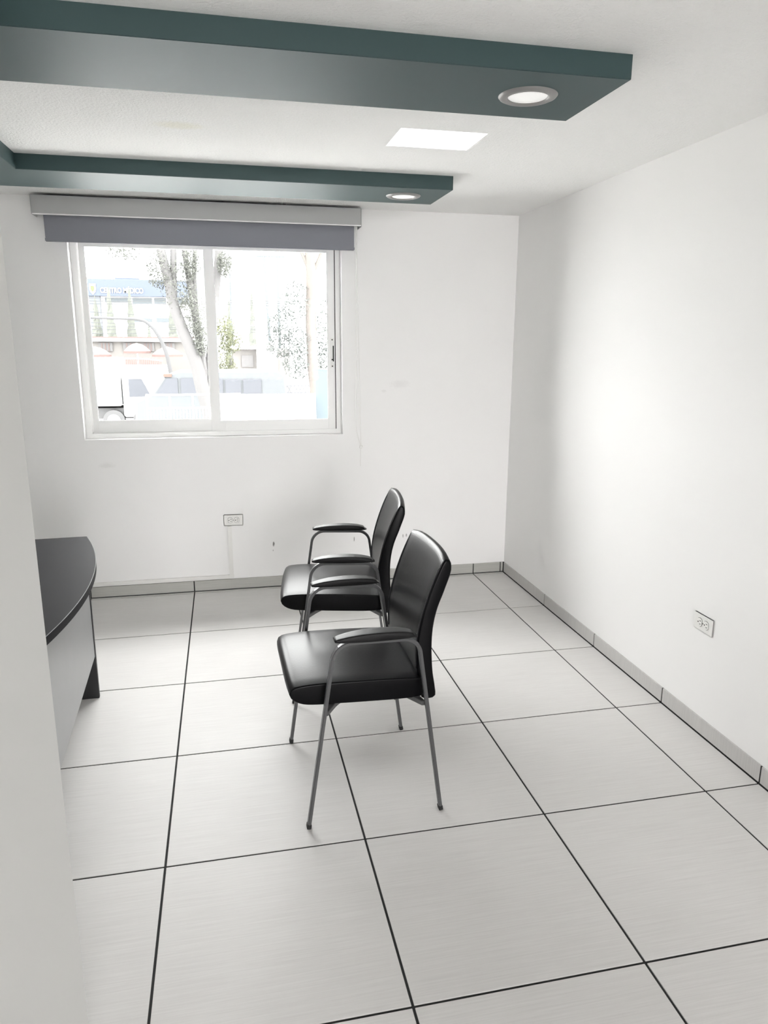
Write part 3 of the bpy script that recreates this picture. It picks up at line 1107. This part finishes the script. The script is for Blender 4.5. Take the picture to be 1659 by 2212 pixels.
def tree(name, loc, limbs, blobs, n, size, bark, leafm, label):
    t = tag(empty(name, loc), label, 'tree')
    L = Vector(loc)
    for k, (pts, r0, r1) in enumerate(limbs):
        sp = smooth_path([Vector(p) - L for p in pts], 5)
        bm = bmesh.new()
        tube(bm, sp, [r0 + (r1 - r0) * i / (len(sp) - 1) for i in range(len(sp))], 10)
        obj('trunk' if k == 0 else 'branch', bm, bark, t, True)
    bm = bmesh.new()
    leaf_cloud(bm, [(Vector(c) - L, r) for c, r in blobs], n, size)
    me = bpy.data.meshes.new('foliage')
    bm.to_mesh(me)
    bm.free()
    f = link('foliage', me, leafm, t)
    f['kind'] = 'stuff'
    return t


tree('leaning_tree', (-0.1, 20, GZ),
     [([(-0.1, 20, GZ), (-0.2, 20, -0.6), (-0.36, 20, 0.14), (-0.48, 20, 0.78), (-0.64, 20, 1.28), (-0.80, 20, 1.72), (-1.0, 20, 2.39), (-1.12, 20, 3.1), (-1.27, 20, 3.93), (-1.5, 20, 5.2)], 0.22, 0.10),
      ([(-1.02, 20, 2.45), (-0.98, 20.1, 3.1), (-0.93, 20.1, 3.95), (-0.9, 20.2, 5.2)], 0.11, 0.07),
      ([(-0.30, 20.2, 0.1), (-0.33, 20.2, 0.9), (-0.42, 20.3, 1.7), (-0.55, 20.3, 2.9), (-0.66, 20.3, 3.95), (-0.7, 20.3, 5.1)], 0.13, 0.06),
      ([(-0.42, 20.3, 1.9), (-0.45, 20.4, 2.9), (-0.38, 20.4, 3.9), (-0.3, 20.4, 5.0)], 0.08, 0.05),
      ([(-0.2, 20.2, 0.0), (-0.06, 20.3, 1.4), (0.10, 20.4, 2.6), (0.28, 20.4, 4.0), (0.4, 20.5, 5.2)], 0.13, 0.10)],
     [((-1.35, 20, 3.3), (0.35, 0.5, 0.5)), ((-0.85, 20, 2.9), (0.5, 0.5, 0.7)), ((-0.5, 20, 2.2), (0.35, 0.5, 0.6)), ((-0.35, 20, 1.5), (0.22, 0.4, 0.5)), ((-2.2, 20, 3.9), (0.5, 0.5, 0.4)), ((-0.5, 20, 3.5), (0.3, 0.4, 0.4)), ((-1.5, 20, 4.9), (1.2, 0.8, 0.6)), ((0.4, 20, 3.5), (0.22, 0.4, 0.35))],
     6500, 0.036, 'o_trunk', 'o_leaf', 'leaning street tree with several thick limbs in the left pane')
tree('street_tree', (3.1, 22, GZ),
     [([(3.12, 22, GZ), (3.08, 22, -0.17), (3.0, 22, 0.7), (2.97, 22, 1.97), (3.0, 22, 3.35), (2.96, 22, 4.15), (2.9, 22, 5.4)], 0.20, 0.14),
      ([(2.98, 22, 3.5), (2.8, 22, 3.9), (2.66, 22, 4.2), (2.4, 22, 4.8)], 0.07, 0.04),
      ([(3.0, 22, 3.4), (3.25, 22, 3.9), (3.5, 22, 4.6)], 0.07, 0.04)],
     [((2.5, 22, 2.7), (0.5, 0.5, 0.6)), ((2.1, 22, 2.0), (0.5, 0.5, 0.5)), ((2.0, 22.2, 1.4), (0.45, 0.5, 0.5)), ((2.6, 22, 1.4), (0.4, 0.5, 0.5)), ((3.4, 22.3, 1.9), (0.4, 0.5, 0.9)), ((2.5, 22, 0.75), (0.45, 0.5, 0.5)), ((3.4, 22.3, 0.9), (0.35, 0.4, 0.6))],
     3200, 0.05, 'o_bark_pale', 'o_leaf2', 'street tree with a pale straight trunk in the right pane')
tree('small_tree', (0.5, 28, GZ), [([(0.5, 28, GZ), (0.5, 28, -0.5), (0.55, 28, 0.8)], 0.08, 0.04)],
     [((0.35, 28, 1.9), (0.4, 0.4, 0.5)), ((0.6, 28, 1.4), (0.45, 0.4, 0.45)), ((0.3, 28, 0.8), (0.35, 0.4, 0.6)), ((0.45, 28, 0.2), (0.4, 0.4, 0.5))],
     2200, 0.05, 'o_trunk', 'o_yellowleaf', 'small yellow green tree just right of the window mullion')

# arched gatehouse, ornate fence, poles and wires
ga = tag(empty('gatehouse', (2.4, 48, GZ)), 'pale gatehouse with a round arched bay behind the minibus', 'building')
part('wall', 0.9, 4.6, 48.4, 53, GZ, 0.85, 'o_tan', ga)
part('roof_slab', 0.8, 2.4, 48.0, 53, 0.85, 1.0, 'o_white', ga)
arc = [(3.08 + 0.66 * math.cos(a), 0.75 + 0.64 * math.sin(a)) for a in [math.pi * k / 16 for k in range(17)]]
pprism('arch', arc + [(2.42, GZ), (3.74, GZ)], 'y', 47.9, 48.4, 'o_white', ga)
pprism('arch_infill', [(3.08 + (x - 3.08) * 0.86, z - 0.08) for x, z in arc], 'y', 47.86, 47.92, 'o_window', ga)
part('doorway', 2.62, 3.5, 47.86, 47.92, -0.35, 0.3, 'o_window', ga)
part('window', 1.45, 2.2, 48.3, 48.42, -0.3, 0.45, 'o_window', ga)
of = tag(empty('ornate_fence', (4.2, 38, GZ)), 'low fence with a zigzag metal pattern under the pale trunk', 'fence')
part('plinth', 2.9, 6.0, 38, 38.2, GZ, -1.3, 'o_white', of)
part('rail', 3.2, 5.6, 37.98, 38.02, -0.93, -0.88, 'o_fence', of)
part('rail', 3.2, 5.6, 37.98, 38.02, -1.3, -1.26, 'o_fence', of)
for k in range(12):
    x = 3.25 + 0.19 * k
    for s in (-1, 1):
        bm = bmesh.new()
        tube(bm, [(x - 4.2 - s * 0.085, 0, -1.27 - GZ), (x - 4.2 + s * 0.085, 0, -0.92 - GZ)], 0.02, 6)
        obj('diagonal', bm, 'o_fence', of)
for x0, x1, yy, zt, lab in ((3.9, 3.45, 55, 7.8, 'slightly leaning utility pole in the right pane'), (4.45, 4.5, 55, 7.8, 'upright utility pole right of the leaning one')):
    p = tag(empty('utility_pole', (x0, yy, GZ)), lab, 'pole', 'utility poles')
    bm = bmesh.new()
    tube(bm, [(0, 0, 0), (x1 - x0, 0, zt - GZ)], [0.13, 0.09], 10)
    obj('pole', bm, 'o_band', p, True)
    bm = bmesh.new()
    add_box(bm, x1 - x0 - 0.5, x1 - x0 + 0.5, -0.06, 0.06, zt - GZ - 0.5, zt - GZ - 0.4)
    obj('crossarm', bm, 'o_band', p)
mast = tag(empty('lamp_mast', (0.95, 56, GZ)), 'thin mast with two cross bars behind the small tree', 'mast')
bm = bmesh.new()
tube(bm, [(0, 0, 0), (0.08, 0, 6.2 - GZ)], [0.09, 0.05], 8)
obj('mast_pole', bm, 'o_band', mast)
bm = bmesh.new()
add_box(bm, -0.55, 0.7, -0.03, 0.03, 5.05 - GZ, 5.11 - GZ)
obj('crossbar', bm, 'o_band', mast)
bm = bmesh.new()
add_box(bm, -0.1, 0.25, -0.03, 0.03, 6.05 - GZ, 6.1 - GZ)
obj('crossbar', bm, 'o_band', mast)
WIRES = [(3.25, 3.22, 3.22, 'topmost overhead wire crossing both panes'), (3.12, 3.14, 3.12, 'second overhead wire from the top'), (3.01, 3.06, 3.0, 'third overhead wire from the top'),
         (2.66, 2.4, 2.36, 'fourth overhead wire from the top, above the curved lamp arm'), (2.2, 2.1, 2.04, 'overhead wire just under the curved lamp arm'), (2.05, 2.0, 1.97, 'overhead wire third from the bottom'),
         (1.9, 1.95, 1.9, 'overhead wire second from the bottom'), (1.72, 1.8, 1.84, 'lowest overhead wire crossing the street')]
for k, (za, zm, zb, lab) in enumerate(WIRES):
    bm = bmesh.new()
    yy = 34 + 0.15 * k
    tube(bm, smooth_path([(-9, yy, za + 0.2), (-5.5, yy, za), (-0.3, yy, zm), (5.1, yy, zb), (9, yy, zb + 0.1)], 6), 0.015, 5)
    tag(obj('overhead_wire', bm, 'o_wire'), lab, 'wire', 'overhead wires')
